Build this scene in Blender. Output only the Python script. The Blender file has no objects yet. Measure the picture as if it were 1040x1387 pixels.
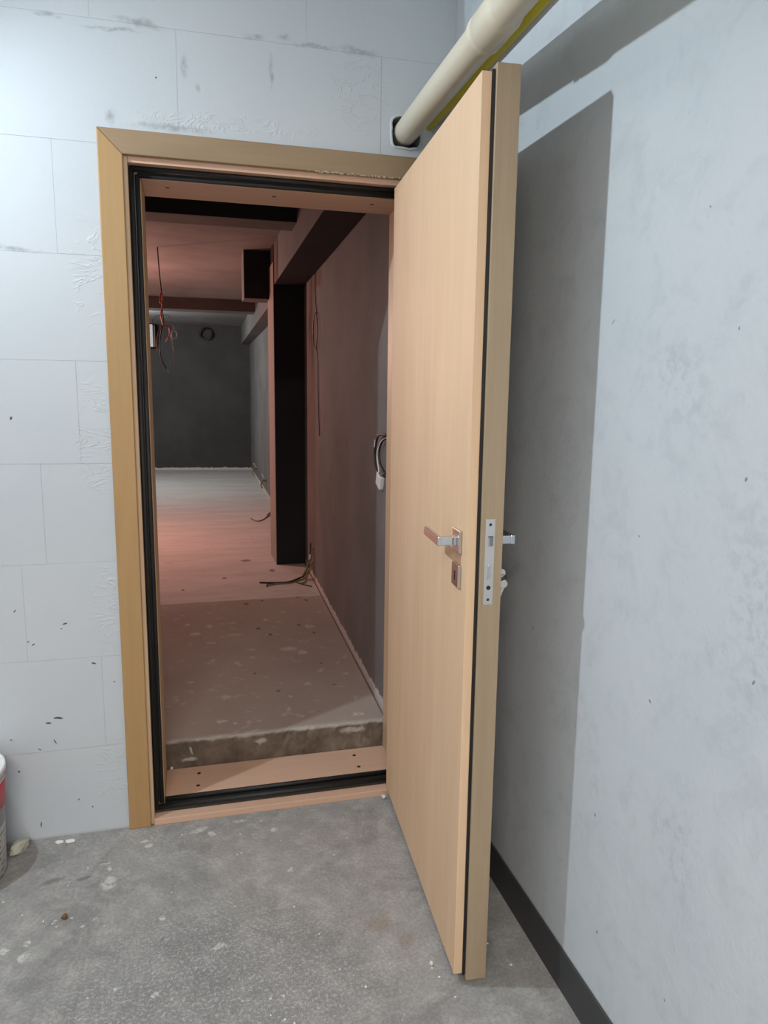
import bpy, bmesh, math, random
from mathutils import Vector, Matrix
random.seed(7)
S = bpy.context.scene
COL = S.collection

# ------------------------------------------------------------------ camera
cam = bpy.data.cameras.new('camera'); camo = bpy.data.objects.new('camera', cam); COL.objects.link(camo)
R_ = Vector((0.96705785, -0.25425392, 0.01241209)); D_ = Vector((-0.02914122, -0.15901452, -0.98684607)); F_ = Vector((0.25288318, 0.95397554, -0.16118551))
mw = Matrix(((R_.x, -D_.x, -F_.x, 0.2335), (R_.y, -D_.y, -F_.y, -2.3178), (R_.z, -D_.z, -F_.z, 1.4144), (0, 0, 0, 1)))
camo.matrix_world = mw
cam.sensor_fit = 'HORIZONTAL'; cam.sensor_width = 36; cam.lens = 36 * 983.15 / 1040
cam.clip_start = 0.02; cam.clip_end = 60
S.camera = camo

# ------------------------------------------------------------------ world, lamps, exposure
w = bpy.data.worlds.new('world'); S.world = w; w.use_nodes = True
w.node_tree.nodes['Background'].inputs[0].default_value = (0.9, 0.95, 1, 1)
w.node_tree.nodes['Background'].inputs[1].default_value = 0.0
S.view_settings.view_transform = 'Standard'; S.view_settings.look = 'None'
S.view_settings.gamma = 1; S.view_settings.use_curve_mapping = False
S.view_settings.exposure = 0.0


def lamp(name, loc, power, color, radius):
    l = bpy.data.lights.new(name, 'POINT'); l.energy = power; l.color = color; l.shadow_soft_size = radius
    o = bpy.data.objects.new(name, l); COL.objects.link(o); o.location = loc
    return o


def area(name, loc, target, power, color, sx, sy):
    l = bpy.data.lights.new(name, 'AREA'); l.energy = power; l.color = color; l.shape = 'RECTANGLE'; l.size = sx; l.size_y = sy
    o = bpy.data.objects.new(name, l); COL.objects.link(o); o.location = loc
    o.rotation_euler = (Vector(target) - Vector(loc)).to_track_quat('-Z', 'Y').to_euler()
    return o


# work lamp by the wall to the left of the doorway, aimed across the room at the right wall
area('work_lamp', (-0.695, -0.46, 2.47), (-0.695 + 0.55, -0.46 - 0.46, 2.47 - 0.70), 26.5, (0.83, 0.94, 1.0), 0.05, 0.05)
# ceiling lamps of the room behind the camera
area('ceiling_lamp_rear', (-0.15, -3.5, 2.66), (-0.15, -3.5, 0), 104, (1.0, 0.92, 0.84), 1.4, 0.2)
# lamps of the room beyond the doorway
lamp('warm_bulb', (-0.9, 4.05, 1.78), 100, (1.0, 0.42, 0.31), 0.04)
lamp('cool_bulb', (-0.75, 7.4, 2.2), 75, (0.90, 1.0, 0.98), 0.05)


# ------------------------------------------------------------------ mesh helpers
def obj(name, bm, mat, parent=None, smooth=False, bevel=0, seg=2):
    bmesh.ops.recalc_face_normals(bm, faces=bm.faces)
    me = bpy.data.meshes.new(name); bm.to_mesh(me); bm.free()
    me.materials.append(mat)
    o = bpy.data.objects.new(name, me); COL.objects.link(o)
    if parent: o.parent = parent
    if smooth:
        for p in me.polygons: p.use_smooth = True
    if bevel:
        m = o.modifiers.new('bevel', 'BEVEL'); m.width = bevel; m.segments = seg; m.limit_method = 'ANGLE'; m.angle_limit = math.radians(40)
    return o


def tag(o, label=None, cat=None, group=None, kind=None):
    if label: o['label'] = label
    if cat: o['category'] = cat
    if group: o['group'] = group
    if kind: o['kind'] = kind
    return o


def empty(name, loc=(0, 0, 0), rz=0):
    o = bpy.data.objects.new(name, None); COL.objects.link(o); o.location = loc; o.rotation_euler = (0, 0, rz)
    o.empty_display_size = 0.05
    return o


def box(x0, x1, y0, y1, z0, z1, bm=None):
    bm = bm or bmesh.new()
    v = [bm.verts.new(c) for c in ((x0, y0, z0), (x1, y0, z0), (x1, y1, z0), (x0, y1, z0), (x0, y0, z1), (x1, y0, z1), (x1, y1, z1), (x0, y1, z1))]
    for f in ((0, 3, 2, 1), (4, 5, 6, 7), (0, 1, 5, 4), (1, 2, 6, 5), (2, 3, 7, 6), (3, 0, 4, 7)): bm.faces.new([v[i] for i in f])
    return bm


def prism(pts, axis, a, b, bm=None):
    """extrude a polygon: axis 'y': pts are (x,z); axis 'z': pts are (x,y); axis 'x': pts are (y,z)"""
    bm = bm or bmesh.new()
    def co(p, t):
        return {'y': (p[0], t, p[1]), 'z': (p[0], p[1], t), 'x': (t, p[0], p[1])}[axis]
    A = [bm.verts.new(co(p, a)) for p in pts]; B = [bm.verts.new(co(p, b)) for p in pts]
    bm.faces.new(A); bm.faces.new(B[::-1])
    n = len(pts)
    for i in range(n): bm.faces.new((A[i], B[i], B[(i + 1) % n], A[(i + 1) % n]))
    return bm


def tube(path, r, n=10, bm=None, caps=True, close=False):
    """tube along a list of points; r is a number or a list"""
    bm = bm or bmesh.new()
    P = [Vector(p) for p in path]; m = len(P)
    rr = r if isinstance(r, (list, tuple)) else [r] * m
    rings = []; up = None
    for i in range(m):
        if close: t = P[(i + 1) % m] - P[i - 1]
        else: t = (P[min(i + 1, m - 1)] - P[max(i - 1, 0)])
        if t.length < 1e-9: t = (P[-1] - P[0])
        t.normalize()
        if up is None: up = t.orthogonal().normalized()
        up = (up - t * up.dot(t))
        if up.length < 1e-6: up = t.orthogonal()
        up.normalize(); sd = t.cross(up)
        rings.append([bm.verts.new(P[i] + (up * math.cos(2 * math.pi * k / n) + sd * math.sin(2 * math.pi * k / n)) * rr[i]) for k in range(n)])
    for i in range(m if close else m - 1):
        a, b = rings[i], rings[(i + 1) % m]
        for k in range(n): bm.faces.new((a[k], a[(k + 1) % n], b[(k + 1) % n], b[k]))
    if caps and not close:
        bm.faces.new(rings[0][::-1]); bm.faces.new(rings[-1])
    return bm


def spline(pts, k=6):
    P = [Vector(p) for p in pts]; out = []
    for i in range(len(P) - 1):
        a, b, c, d = P[max(i - 1, 0)], P[i], P[i + 1], P[min(i + 2, len(P) - 1)]
        for j in range(k):
            t = j / k
            out.append(0.5 * ((2 * b) + (c - a) * t + (2 * a - 5 * b + 4 * c - d) * t * t + (3 * b - a - 3 * c + d) * t ** 3))
    out.append(P[-1])
    return out


def lathe(prof, n=40, bm=None, cx=0, cy=0):
    """profile of (radius, z) turned about z"""
    bm = bm or bmesh.new(); rings = []
    for r, z in prof:
        rings.append([bm.verts.new((cx + r * math.cos(2 * math.pi * k / n), cy + r * math.sin(2 * math.pi * k / n), z)) for k in range(n)])
    for a, b in zip(rings, rings[1:]):
        for k in range(n): bm.faces.new((a[k], a[(k + 1) % n], b[(k + 1) % n], b[k]))
    bm.faces.new(rings[0][::-1]); bm.faces.new(rings[-1])
    return bm


def chip_bm(sx, sy, sz, seed, sub=1):
    rnd = random.Random(seed); bm = bmesh.new(); bmesh.ops.create_icosphere(bm, subdivisions=sub, radius=1)
    for v in bm.verts:
        f = 0.72 + 0.5 * rnd.random(); v.co = Vector((v.co.x * sx * f, v.co.y * sy * f, v.co.z * sz * f))
    z0 = min(v.co.z for v in bm.verts)
    for v in bm.verts: v.co.z -= z0
    return bm


# ------------------------------------------------------------------ node helpers
class N:
    def __init__(s, name, rough=0.8, metal=0.0, spec=0.5):
        s.m = bpy.data.materials.new(name); s.m.use_nodes = True; s.t = s.m.node_tree
        s.b = s.t.nodes['Principled BSDF']; s.b.inputs['Roughness'].default_value = rough; s.b.inputs['Metallic'].default_value = metal
        s.b.inputs['Specular IOR Level'].default_value = spec
        s.tc = s.t.nodes.new('ShaderNodeTexCoord'); s.co = s.tc.outputs['Object']

    def nd(s, typ, **kw):
        n = s.t.nodes.new(typ)
        for k, v in kw.items(): setattr(n, k, v)
        return n

    def ln(s, a, b): s.t.links.new(a, b)

    def put(s, inp, v):
        if isinstance(v, bpy.types.NodeSocket): s.ln(v, inp)
        else: inp.default_value = v

    def math(s, op, a, b=0.0, clamp=False):
        n = s.nd('ShaderNodeMath', operation=op, use_clamp=clamp); s.put(n.inputs[0], a); s.put(n.inputs[1], b); return n.outputs[0]

    def vmath(s, op, a, b):
        n = s.nd('ShaderNodeVectorMath', operation=op); s.put(n.inputs[0], a); s.put(n.inputs[1], b); return n.outputs[0]

    def scale(s, v, sc):
        n = s.nd('ShaderNodeMapping'); s.ln(v, n.inputs[0]); n.inputs['Scale'].default_value = sc; return n.outputs[0]

    def noise(s, scale, detail=4, rough=0.55, vec=None, dist=0):
        n = s.nd('ShaderNodeTexNoise'); s.ln(vec or s.co, n.inputs['Vector']); n.inputs['Scale'].default_value = scale
        n.inputs['Detail'].default_value = detail; n.inputs['Roughness'].default_value = rough; n.inputs['Distortion'].default_value = dist
        return n.outputs['Fac']

    def ramp(s, f, a, b, c0=0.0, c1=1.0, smooth=True):
        n = s.nd('ShaderNodeMapRange'); n.interpolation_type = 'SMOOTHSTEP' if smooth else 'LINEAR'
        s.put(n.inputs['Value'], f); n.inputs['From Min'].default_value = a; n.inputs['From Max'].default_value = b
        n.inputs['To Min'].default_value = c0; n.inputs['To Max'].default_value = c1
        return n.outputs[0]

    def mix(s, f, a, b):
        n = s.nd('ShaderNodeMix', data_type='RGBA')
        s.put(n.inputs[0], f)
        for i, v in ((6, a), (7, b)):
            s.put(n.inputs[i], v if isinstance(v, bpy.types.NodeSocket) else (*v, 1))
        return n.outputs[2]

    def sep(s):
        n = s.nd('ShaderNodeSeparateXYZ'); s.ln(s.co, n.inputs[0]); return n.outputs

    def wobble(s, amt, scale):
        n = s.nd('ShaderNodeTexNoise'); s.ln(s.co, n.inputs['Vector']); n.inputs['Scale'].default_value = scale; n.inputs['Detail'].default_value = 3
        d = s.vmath('SUBTRACT', n.outputs['Color'], (0.5, 0.5, 0.5)); d = s.vmath('MULTIPLY', d, (amt, amt, amt))
        return s.vmath('ADD', s.co, d)

    def ell(s, vec, c, r, rot=0, axis=2, soft=0.35):
        """mask of a rotated ellipse; c, r are 3-vectors (the ignored axis gets r None)"""
        d = s.vmath('SUBTRACT', vec, c)
        n = s.nd('ShaderNodeMapping'); n.vector_type = 'TEXTURE'; s.ln(d, n.inputs[0])
        e = [0, 0, 0]; e[axis] = rot; n.inputs['Rotation'].default_value = e
        n.inputs['Scale'].default_value = [1e3 if q is None else q for q in r]
        l = s.nd('ShaderNodeVectorMath', operation='LENGTH'); s.ln(n.outputs[0], l.inputs[0])
        return s.ramp(l.outputs['Value'], 1.0, 1.0 - soft, 0, 1)

    def union(s, ms):
        o = ms[0]
        for m in ms[1:]: o = s.math('MAXIMUM', o, m)
        return o

    def color(s, c):
        s.put(s.b.inputs['Base Color'], c if isinstance(c, bpy.types.NodeSocket) else (*c, 1)); return s

    def bump(s, h, strength, dist=0.01):
        n = s.nd('ShaderNodeBump'); s.ln(h, n.inputs['Height']); n.inputs['Strength'].default_value = strength; n.inputs['Distance'].default_value = dist
        s.ln(n.outputs[0], s.b.inputs['Normal']); return s

    def rough(s, v): s.put(s.b.inputs['Roughness'], v); return s


def flat(name, c, rough=0.6, metal=0.0, var=0.12, sc=30):
    n = N(name, rough, metal)
    f = n.noise(sc, 4)
    n.color(n.mix(f, tuple(q * (1 - var) for q in c), tuple(min(1, q * (1 + var)) for q in c)))
    return n.m


def wood(name, c0, c1, axis, rough=0.5):
    n = N(name, rough)
    sc = [9, 9, 9]; sc[axis] = 0.9
    v = n.scale(n.co, sc)
    f1 = n.noise(1.5, 6, 0.62, v, 0.9)
    sc2 = [160, 160, 160]; sc2[axis] = 3.5
    f2 = n.noise(1.0, 3, 0.6, n.scale(n.co, sc2))
    f = n.math('ADD', n.math('MULTIPLY', f1, 0.65), n.math('MULTIPLY', f2, 0.35))
    f = n.ramp(f, 0.30, 0.72, smooth=False)
    n.color(n.mix(f, c0, c1)); n.bump(f2, 0.10, 0.002); n.rough(n.ramp(f2, 0, 1, rough - 0.08, rough + 0.1))
    return n.m


# --- painted block wall (front)
def mat_front():
    n = N('painted_block_wall', 0.62, spec=0.35)
    big = n.noise(1.3, 3); mid = n.noise(7, 5, 0.6); fine = n.noise(120, 3)
    c = n.mix(n.ramp(big, 0.3, 0.7), (0.50, 0.545, 0.59), (0.54, 0.575, 0.615))
    wv = n.wobble(0.035, 22); wf = n.wobble(0.006, 60)
    P2 = math.pi / 2
    smud = [n.ell(wv, (x, 0, z), (rx, None, rz), rt, 1, 0.95) for x, z, rx, rz, rt in (
        (-0.11, 2.418, 0.05, 0.012, 0.05), (0.13, 2.425, 0.10, 0.014, 0.1), (0.245, 2.325, 0.014, 0.045, 0.12), (0.279, 2.272, 0.010, 0.022, 0.1),
        (0.44, 2.43, 0.045, 0.013, 0), (0.53, 2.437, 0.03, 0.013, 0), (0.75, 2.425, 0.09, 0.018, 0.05), (0.04, 2.172, 0.02, 0.03, 0),
        (0.489, 2.34, 0.010, 0.06, 0), (0.20, 2.158, 0.16, 0.012, 0), (0.05, 2.40, 0.11, 0.009, -0.05), (-0.24, 1.80, 0.12, 0.010, 0.08), (0.62, 2.424, 0.09, 0.010, 0.0))]
    patch = n.math('MULTIPLY', n.union(smud), n.ramp(n.noise(45, 4), 0.35, 0.60, 0.25, 1.0))
    c = n.mix(patch, c, (0.33, 0.35, 0.37))
    scuff = [n.ell(wf, (x, 0, z), (rx, None, rz), rt, 1, 0.4) for x, z, rx, rz, rt in (
        (-0.195, 0.402, 0.017, 0.0042, 0.13), (-0.224, 0.388, 0.011, 0.0038, 0.15), (-0.208, 0.325, 0.0022, 0.012, -0.5), (-0.254, 0.303, 0.006, 0.002, 0.6),
        (-0.160, 0.706, 0.009, 0.003, -0.3), (-0.170, 0.690, 0.003, 0.002, 0), (-0.252, 0.645, 0.007, 0.0025, -0.5), (-0.266, 0.656, 0.004, 0.0025, -0.4),
        (-0.083, 0.571, 0.008, 0.003, 0.3), (-0.297, 0.755, 0.006, 0.0022, -0.8), (-0.317, 0.238, 0.004, 0.004, 0), (-0.265, 0.050, 0.0022, 0.012, 0),
        (-0.025, 0.506, 0.003, 0.003, 0), (-0.333, 0.345, 0.004, 0.0025, 0), (-0.11, 0.09, 0.003, 0.003, 0), (-0.15, 0.12, 0.003, 0.004, 0.4), (-0.27, 1.33, 0.004, 0.006, 0.4), (0.165, 2.288, 0.0032, 0.0032, 0))]
    c = n.mix(n.math('MULTIPLY', n.union(scuff), 0.95), c, (0.05, 0.052, 0.055))
    # bare grey dust line at the foot
    z = n.sep()[2]
    c = n.mix(n.math('MULTIPLY', n.ramp(z, 0.012, 0.0), 0.5), c, (0.35, 0.35, 0.34))
    n.color(c)
    # trowel relief beside the frame: rough patches
    trow = n.union([n.ell(n.wobble(0.05, 9), (x, 0, zz), (a, None, b), 0, 1, 0.6) for x, zz, a, b in ((-0.05, 1.28, 0.06, 0.22), (-0.04, 1.75, 0.06, 0.2), (-0.02, 0.75, 0.07, 0.2), (-0.03, 0.2, 0.08, 0.16), (0.75, 2.3, 0.12, 0.14), (0.35, 2.18, 0.4, 0.035))])
    crack = n.ramp(n.math('ABSOLUTE', n.math('SUBTRACT', n.noise(9, 3, 0.6, n.scale(n.co, (1, 1, 2.2)), 1.2), 0.5)), 0.0, 0.035, 1, 0)
    h = n.math('ADD', n.math('MULTIPLY', n.math('MULTIPLY', crack, trow), 0.32), n.math('ADD', n.math('MULTIPLY', mid, 0.35), n.math('MULTIPLY', fine, 0.08)))
    n.bump(h, 0.30, 0.012)
    return n.m


def mat_right():
    n = N('painted_plaster_wall', 0.62, spec=0.35)
    big = n.noise(1.8, 4); mid = n.noise(11, 7, 0.7, None, 0.5); fine = n.noise(90, 4)
    c = n.mix(n.ramp(big, 0.3, 0.7), (0.505, 0.555, 0.60), (0.545, 0.58, 0.62))
    c = n.mix(n.math('MULTIPLY', n.ramp(mid, 0.47, 0.70), 0.42), c, (0.41, 0.445, 0.485))
    st = n.union([n.ell(n.wobble(0.2, 6), (1.058, y, z), (None, a, b), 0, 0, 0.95) for y, z, a, b in ((-1.42, 1.1, 0.12, 0.32), (-1.30, 0.62, 0.09, 0.2), (-1.2, 1.45, 0.14, 0.12), (-1.02, 0.55, 0.05, 0.06))])
    c = n.mix(n.math('MULTIPLY', n.math('MULTIPLY', st, n.ramp(n.noise(60, 4), 0.45, 0.62)), 0.3), c, (0.32, 0.35, 0.38))
    wf = n.wobble(0.006, 60)
    mk = [n.ell(wf, (1.058, y, z), (None, a, b), r, 0, 0.4) for y, z, a, b, r in (
        (-0.985, 1.562, 0.009, 0.0016, -0.7), (-0.562, 1.925, 0.0025, 0.004, 0), (-1.191, 0.845, 0.005, 0.003, 0.5), (-1.438, 0.982, 0.003, 0.006, 0.3), (-1.384, 1.29, 0.003, 0.005, 0.6),
        (-1.068, 0.259, 0.003, 0.006, 0.4), (-1.033, 0.515, 0.004, 0.004, 0), (-1.34, 1.52, 0.002, 0.004, 0), (-1.25, 1.72, 0.003, 0.002, 0), (-1.12, 1.15, 0.002, 0.003, 0), (-1.3, 0.3, 0.003, 0.003, 0), (-0.7, 0.83, 0.003, 0.004, 0))]
    c = n.mix(n.math('MULTIPLY', n.union(mk), 0.8), c, (0.16, 0.17, 0.18))
    sp = n.math('MULTIPLY', n.ramp(n.noise(75, 2), 0.70, 0.75), 0.25)
    c = n.mix(sp, c, (0.42, 0.44, 0.46))
    # grey strip in the corner above the pipe
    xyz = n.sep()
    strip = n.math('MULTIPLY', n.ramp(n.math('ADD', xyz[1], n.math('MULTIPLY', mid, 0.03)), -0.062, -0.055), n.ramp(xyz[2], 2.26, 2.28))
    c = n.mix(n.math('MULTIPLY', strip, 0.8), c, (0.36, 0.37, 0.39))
    n.color(c)
    h = n.math('ADD', n.math('MULTIPLY', mid, 0.5), n.math('MULTIPLY', fine, 0.22))
    n.bump(h, 0.30, 0.010)
    return n.m


def mat_floor():
    n = N('bare_concrete_floor', 0.85, spec=0.3)
    big = n.noise(1.6, 4); mid = n.noise(14, 6, 0.7); fine = n.noise(260, 4, 0.7); fine2 = n.noise(110, 3, 0.7)
    c = n.mix(n.ramp(big, 0.3, 0.72), (0.25, 0.247, 0.243), (0.33, 0.325, 0.318))
    c = n.mix(n.math('MULTIPLY', n.ramp(mid, 0.42, 0.68), 0.75), c, (0.42, 0.413, 0.40))
    patch = n.noise(5, 6, 0.7, None, 0.6)
    c = n.mix(n.math('MULTIPLY', n.ramp(patch, 0.52, 0.36), 0.5), c, (0.17, 0.167, 0.163))
    c = n.mix(n.math('MULTIPLY', n.ramp(fine2, 0.56, 0.40), 0.28), c, (0.16, 0.157, 0.154))
    # gritty worn area in the middle of the room
    worn = n.ell(n.wobble(0.35, 4), (0.25, -0.75, 0), (0.62, 0.5, None), 0, 2, 0.8)
    grit = n.math('MULTIPLY', n.ramp(fine, 0.36, 0.62), n.ramp(worn, 0, 1, 0.25, 1.0))
    c = n.mix(n.math('MULTIPLY', n.ramp(fine, 0.60, 0.38), n.ramp(worn, 0, 1, 0.18, 0.62)), c, (0.13, 0.132, 0.14))
    c = n.mix(n.math('MULTIPLY', n.ramp(fine2, 0.52, 0.68), n.ramp(worn, 0, 1, 0.1, 0.6)), c, (0.50, 0.50, 0.50))
    wv = n.wobble(0.035, 30)
    sp = [n.ell(wv, (x, y, 0), (a, b, None), r, 2, 0.5) for x, y, a, b, r in (
        (-0.038, -0.273, 0.030, 0.034, 0), (-0.055, -0.180, 0.020, 0.008, 0.2), (-0.045, -0.205, 0.006, 0.012, 0), (-0.215, -0.515, 0.012, 0.028, -0.2), (-0.218, -0.470, 0.010, 0.012, 0),
        (-0.268, -0.484, 0.022, 0.016, 0), (0.06, -0.090, 0.022, 0.012, 0), (0.065, -0.118, 0.018, 0.013, 0), (-0.160, -0.406, 0.010, 0.008, 0.5), (-0.084, -0.441, 0.008, 0.010, 0), (-0.06, -0.42, 0.012, 0.004, 0.8),
        (0.485, -0.339, 0.012, 0.010, 0), (0.22, -0.07, 0.04, 0.016, 0.3), (0.35, -0.05, 0.03, 0.012, 0.1), (0.110, -0.72, 0.012, 0.010, 0), (0.02, -0.68, 0.010, 0.009, 0), (0.265, -0.60, 0.018, 0.013, 0.2), (0.12, -0.46, 0.010, 0.013, 0), (0.26, -0.10, 0.012, 0.02, 0.4), (0.46, -0.12, 0.02, 0.012, 0))]
    c = n.mix(n.math('MULTIPLY', n.math('MULTIPLY', n.union(sp), n.ramp(n.noise(70, 5, 0.7), 0.38, 0.56)), 0.7), c, (0.60, 0.60, 0.58))
    dk = [n.ell(wv, (x, y, 0), (a, b, None), r, 2, 0.6) for x, y, a, b, r in ((-0.193, -0.228, 0.045, 0.013, 0.25), (-0.06, -0.176, 0.018, 0.008, 0), (-0.11, -0.237, 0.03, 0.010, 0.2), (0.12, -0.54, 0.005, 0.014, -0.5))]
    c = n.mix(n.math('MULTIPLY', n.union(dk), 0.55), c, (0.10, 0.10, 0.10))
    ru = [n.ell(n.wobble(0.08, 16), (x, y, 0), (a, b, None), 0, 2, 0.8) for x, y, a, b in ((0.735, -0.69, 0.045, 0.035), (0.68, -0.62, 0.07, 0.05))]
    c = n.mix(n.math('MULTIPLY', n.union(ru), 0.45), c, (0.22, 0.165, 0.115))
    # chalky specks
    vo = n.nd('ShaderNodeTexVoronoi', feature='F1'); n.ln(n.co, vo.inputs['Vector']); vo.inputs['Scale'].default_value = 26
    spk = n.math('MULTIPLY', n.ramp(vo.outputs['Distance'], 0.11, 0.07), n.ramp(n.noise(8, 2), 0.5, 0.62))
    c = n.mix(n.math('MULTIPLY', spk, 0.7), c, (0.68, 0.68, 0.66))
    n.color(c)
    n.bump(n.math('ADD', n.math('MULTIPLY', fine, n.ramp(worn, 0, 1, 0.15, 0.5)), n.math('MULTIPLY', mid, 0.5)), 0.35, 0.008)
    return n.m


def mat_floor_in():
    n = N('dusty_screed_floor', 0.85, spec=0.25)
    big = n.noise(1.2, 4); mid = n.noise(10, 6, 0.65); streak = n.noise(3, 4, 0.6, n.scale(n.co, (0.5, 2.2, 1)))
    xyz = n.sep()
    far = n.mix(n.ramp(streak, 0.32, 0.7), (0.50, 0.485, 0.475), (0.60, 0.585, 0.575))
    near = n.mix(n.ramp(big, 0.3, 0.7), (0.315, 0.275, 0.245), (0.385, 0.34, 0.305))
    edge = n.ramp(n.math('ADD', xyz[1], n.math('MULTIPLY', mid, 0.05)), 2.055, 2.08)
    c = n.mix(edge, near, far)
    c = n.mix(n.math('MULTIPLY', n.ramp(mid, 0.55, 0.75), 0.3), c, (0.28, 0.26, 0.25))
    wv = n.wobble(0.05, 26)
    sp = [n.ell(wv, (x, y, 0.16), (a, b, None), r, 2, 0.5) for x, y, a, b, r in (
        (0.297, 1.562, 0.022, 0.04, 0), (0.178, 1.617, 0.022, 0.03, 0), (0.222, 1.456, 0.032, 0.035, 0), (0.339, 0.604, 0.028, 0.03, 0.6), (0.664, 1.126, 0.055, 0.04, 0), (0.725, 1.064, 0.025, 0.03, 0), (0.412, 0.979, 0.018, 0.04, 0.3),
        (0.771, 0.81, 0.025, 0.022, 0), (0.486, 1.045, 0.018, 0.03, 0.5), (0.693, 0.668, 0.016, 0.028, 0.4), (0.314, 0.378, 0.03, 0.018, 0), (0.571, 0.43, 0.016, 0.024, 0), (0.839, 0.324, 0.036, 0.016, 0), (0.66, 0.383, 0.022, 0.008, 0), (0.427, 0.275, 0.03, 0.012, 0), (0.364, 0.362, 0.012, 0.012, 0),
        (0.30, 1.30, 0.03, 0.02, 0), (0.42, 1.40, 0.05, 0.02, 0), (0.60, 1.62, 0.02, 0.03, 0), (0.82, 1.45, 0.03, 0.04, 0), (0.20, 0.80, 0.02, 0.02, 0), (0.52, 0.78, 0.014, 0.02, 0), (0.60, 0.56, 0.01, 0.02, 0.3), (0.88, 0.75, 0.02, 0.02, 0), (0.3, 1.05, 0.012, 0.03, 0))]
    c = n.mix(n.math('MULTIPLY', n.math('MULTIPLY', n.union(sp), n.ramp(n.noise(60, 5, 0.7), 0.36, 0.55)), 0.6), c, (0.66, 0.61, 0.57))
    c = n.mix(n.math('MULTIPLY', n.ramp(n.noise(16, 5, 0.65), 0.58, 0.70), n.math('MULTIPLY', n.math('SUBTRACT', 1.0, edge), 0.4)), c, (0.62, 0.57, 0.53))
    dk = [n.ell(n.wobble(0.02, 40), (x, y, 0.16), (a, b, None), r, 2, 0.5) for x, y, a, b, r in (
        (0.559, 0.624, 0.012, 0.014, 0), (0.80, 0.634, 0.012, 0.010, 0), (0.549, 1.473, 0.018, 0.02, 0), (0.769, 1.486, 0.014, 0.02, 0), (0.478, 0.84, 0.01, 0.012, 0), (0.79, 0.90, 0.008, 0.012, 0), (0.60, 1.36, 0.012, 0.02, 0), (0.83, 1.34, 0.012, 0.02, 0), (0.52, 1.95, 0.02, 0.03, 0), (0.62, 2.0, 0.01, 0.02, 0),
        (0.88, 1.96, 0.014, 0.03, 0), (0.84, 2.03, 0.012, 0.02, 0), (0.60, 3.1, 0.05, 0.05, 0), (0.76, 2.75, 0.025, 0.05, 0), (0.42, 2.6, 0.02, 0.03, 0), (0.15, 2.35, 0.012, 0.03, 0))]
    c = n.mix(n.math('MULTIPLY', n.union(dk), 0.7), c, (0.09, 0.07, 0.06))
    n.color(c)
    n.bump(n.math('ADD', mid, n.math('MULTIPLY', n.noise(150, 3), 0.3)), 0.30, 0.008)
    return n.m


def mat_charcoal(name='charcoal_paint', c=(0.10, 0.10, 0.105), ragged=False, white=(0.62, 0.60, 0.58)):
    n = N(name, 0.8, spec=0.25)
    f = n.noise(2.2, 5, 0.6); g = n.noise(30, 4)
    col = n.mix(n.ramp(f, 0.3, 0.7), tuple(q * 0.86 for q in c), tuple(q * 1.14 for q in c))
    if ragged:      # bare plaster left below the ragged edge of the paint
        z = n.sep()[2]
        k = n.math('ADD', z, n.math('MULTIPLY', n.noise(20, 6, 0.75, n.scale(n.co, (1, 1, 0.12))), -0.085))
        col = n.mix(n.ramp(k, 0.156, 0.151), col, white)
    n.color(col); n.bump(n.math('ADD', f, n.math('MULTIPLY', g, 0.2)), 0.15, 0.01)
    return n.m


def mat_riser():
    n = N('damp_concrete_step', 0.9, spec=0.2)
    f = n.noise(8, 6, 0.7); v = n.noise(5, 5, 0.7, n.scale(n.co, (3, 1, 1)))
    c = n.mix(n.ramp(f, 0.3, 0.7), (0.085, 0.064, 0.048), (0.19, 0.15, 0.12))
    c = n.mix(n.math('MULTIPLY', n.ramp(v, 0.56, 0.74), 0.45), c, (0.36, 0.31, 0.27))
    wv = n.wobble(0.03, 30)
    sp = n.union([n.ell(wv, (x, 0.25, z), (a, None, b), r, 1, 0.6) for x, z, a, b, r in ((0.195, 0.12, 0.006, 0.020, -0.3), (0.19, 0.083, 0.035, 0.012, 0), (0.8, 0.13, 0.06, 0.014, 0), (0.45, 0.125, 0.03, 0.012, 0))])
    c = n.mix(n.math('MULTIPLY', sp, 0.5), c, (0.6, 0.57, 0.53))
    z = n.sep()[2]
    c = n.mix(n.math('MULTIPLY', n.ramp(n.math('ADD', z, n.math('MULTIPLY', f, 0.03)), 0.160, 0.172), 0.7), c, (0.5, 0.47, 0.44))
    n.color(c); n.bump(f, 0.5, 0.01)
    return n.m


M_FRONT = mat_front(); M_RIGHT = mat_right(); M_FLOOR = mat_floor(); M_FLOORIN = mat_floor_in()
M_CHAR = mat_charcoal(c=(0.15, 0.147, 0.147)); M_CHARB = mat_charcoal('charcoal_paint_ragged', (0.18, 0.177, 0.177), ragged=True)
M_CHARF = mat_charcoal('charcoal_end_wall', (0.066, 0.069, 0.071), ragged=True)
M_BEAM = mat_charcoal('beam_paint', (0.16, 0.155, 0.155))
M_CEIL = mat_charcoal('ceiling_paint', (0.23, 0.225, 0.225))
M_SHADE = mat_charcoal('shade_black', (0.02, 0.02, 0.022))  # shade of the column and beam faces, put into the colour
M_SHADE2 = mat_charcoal('shade_brown', (0.045, 0.04, 0.04))  # shaded front of the far cross beam as a colour
M_RISER = mat_riser()
M_MORTAR = flat('mortar', (0.52, 0.56, 0.60), 0.8)
M_LITFACE = flat('lit_face_tone', (0.30, 0.285, 0.27), 0.85)  # lamplight on the column's left face as a paler colour
M_WHITE = flat('white_paint', (0.74, 0.76, 0.78), 0.7)
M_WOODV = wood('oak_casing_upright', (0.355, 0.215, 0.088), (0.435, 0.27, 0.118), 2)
M_WOODH = wood('oak_casing_across_shaded', (0.25, 0.17, 0.098), (0.325, 0.228, 0.138), 0)  # same oak, darkened where less lamplight reaches the head casing
M_JAMBV = wood('jamb_veneer_upright', (0.50, 0.35, 0.22), (0.60, 0.44, 0.29), 2)
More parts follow.
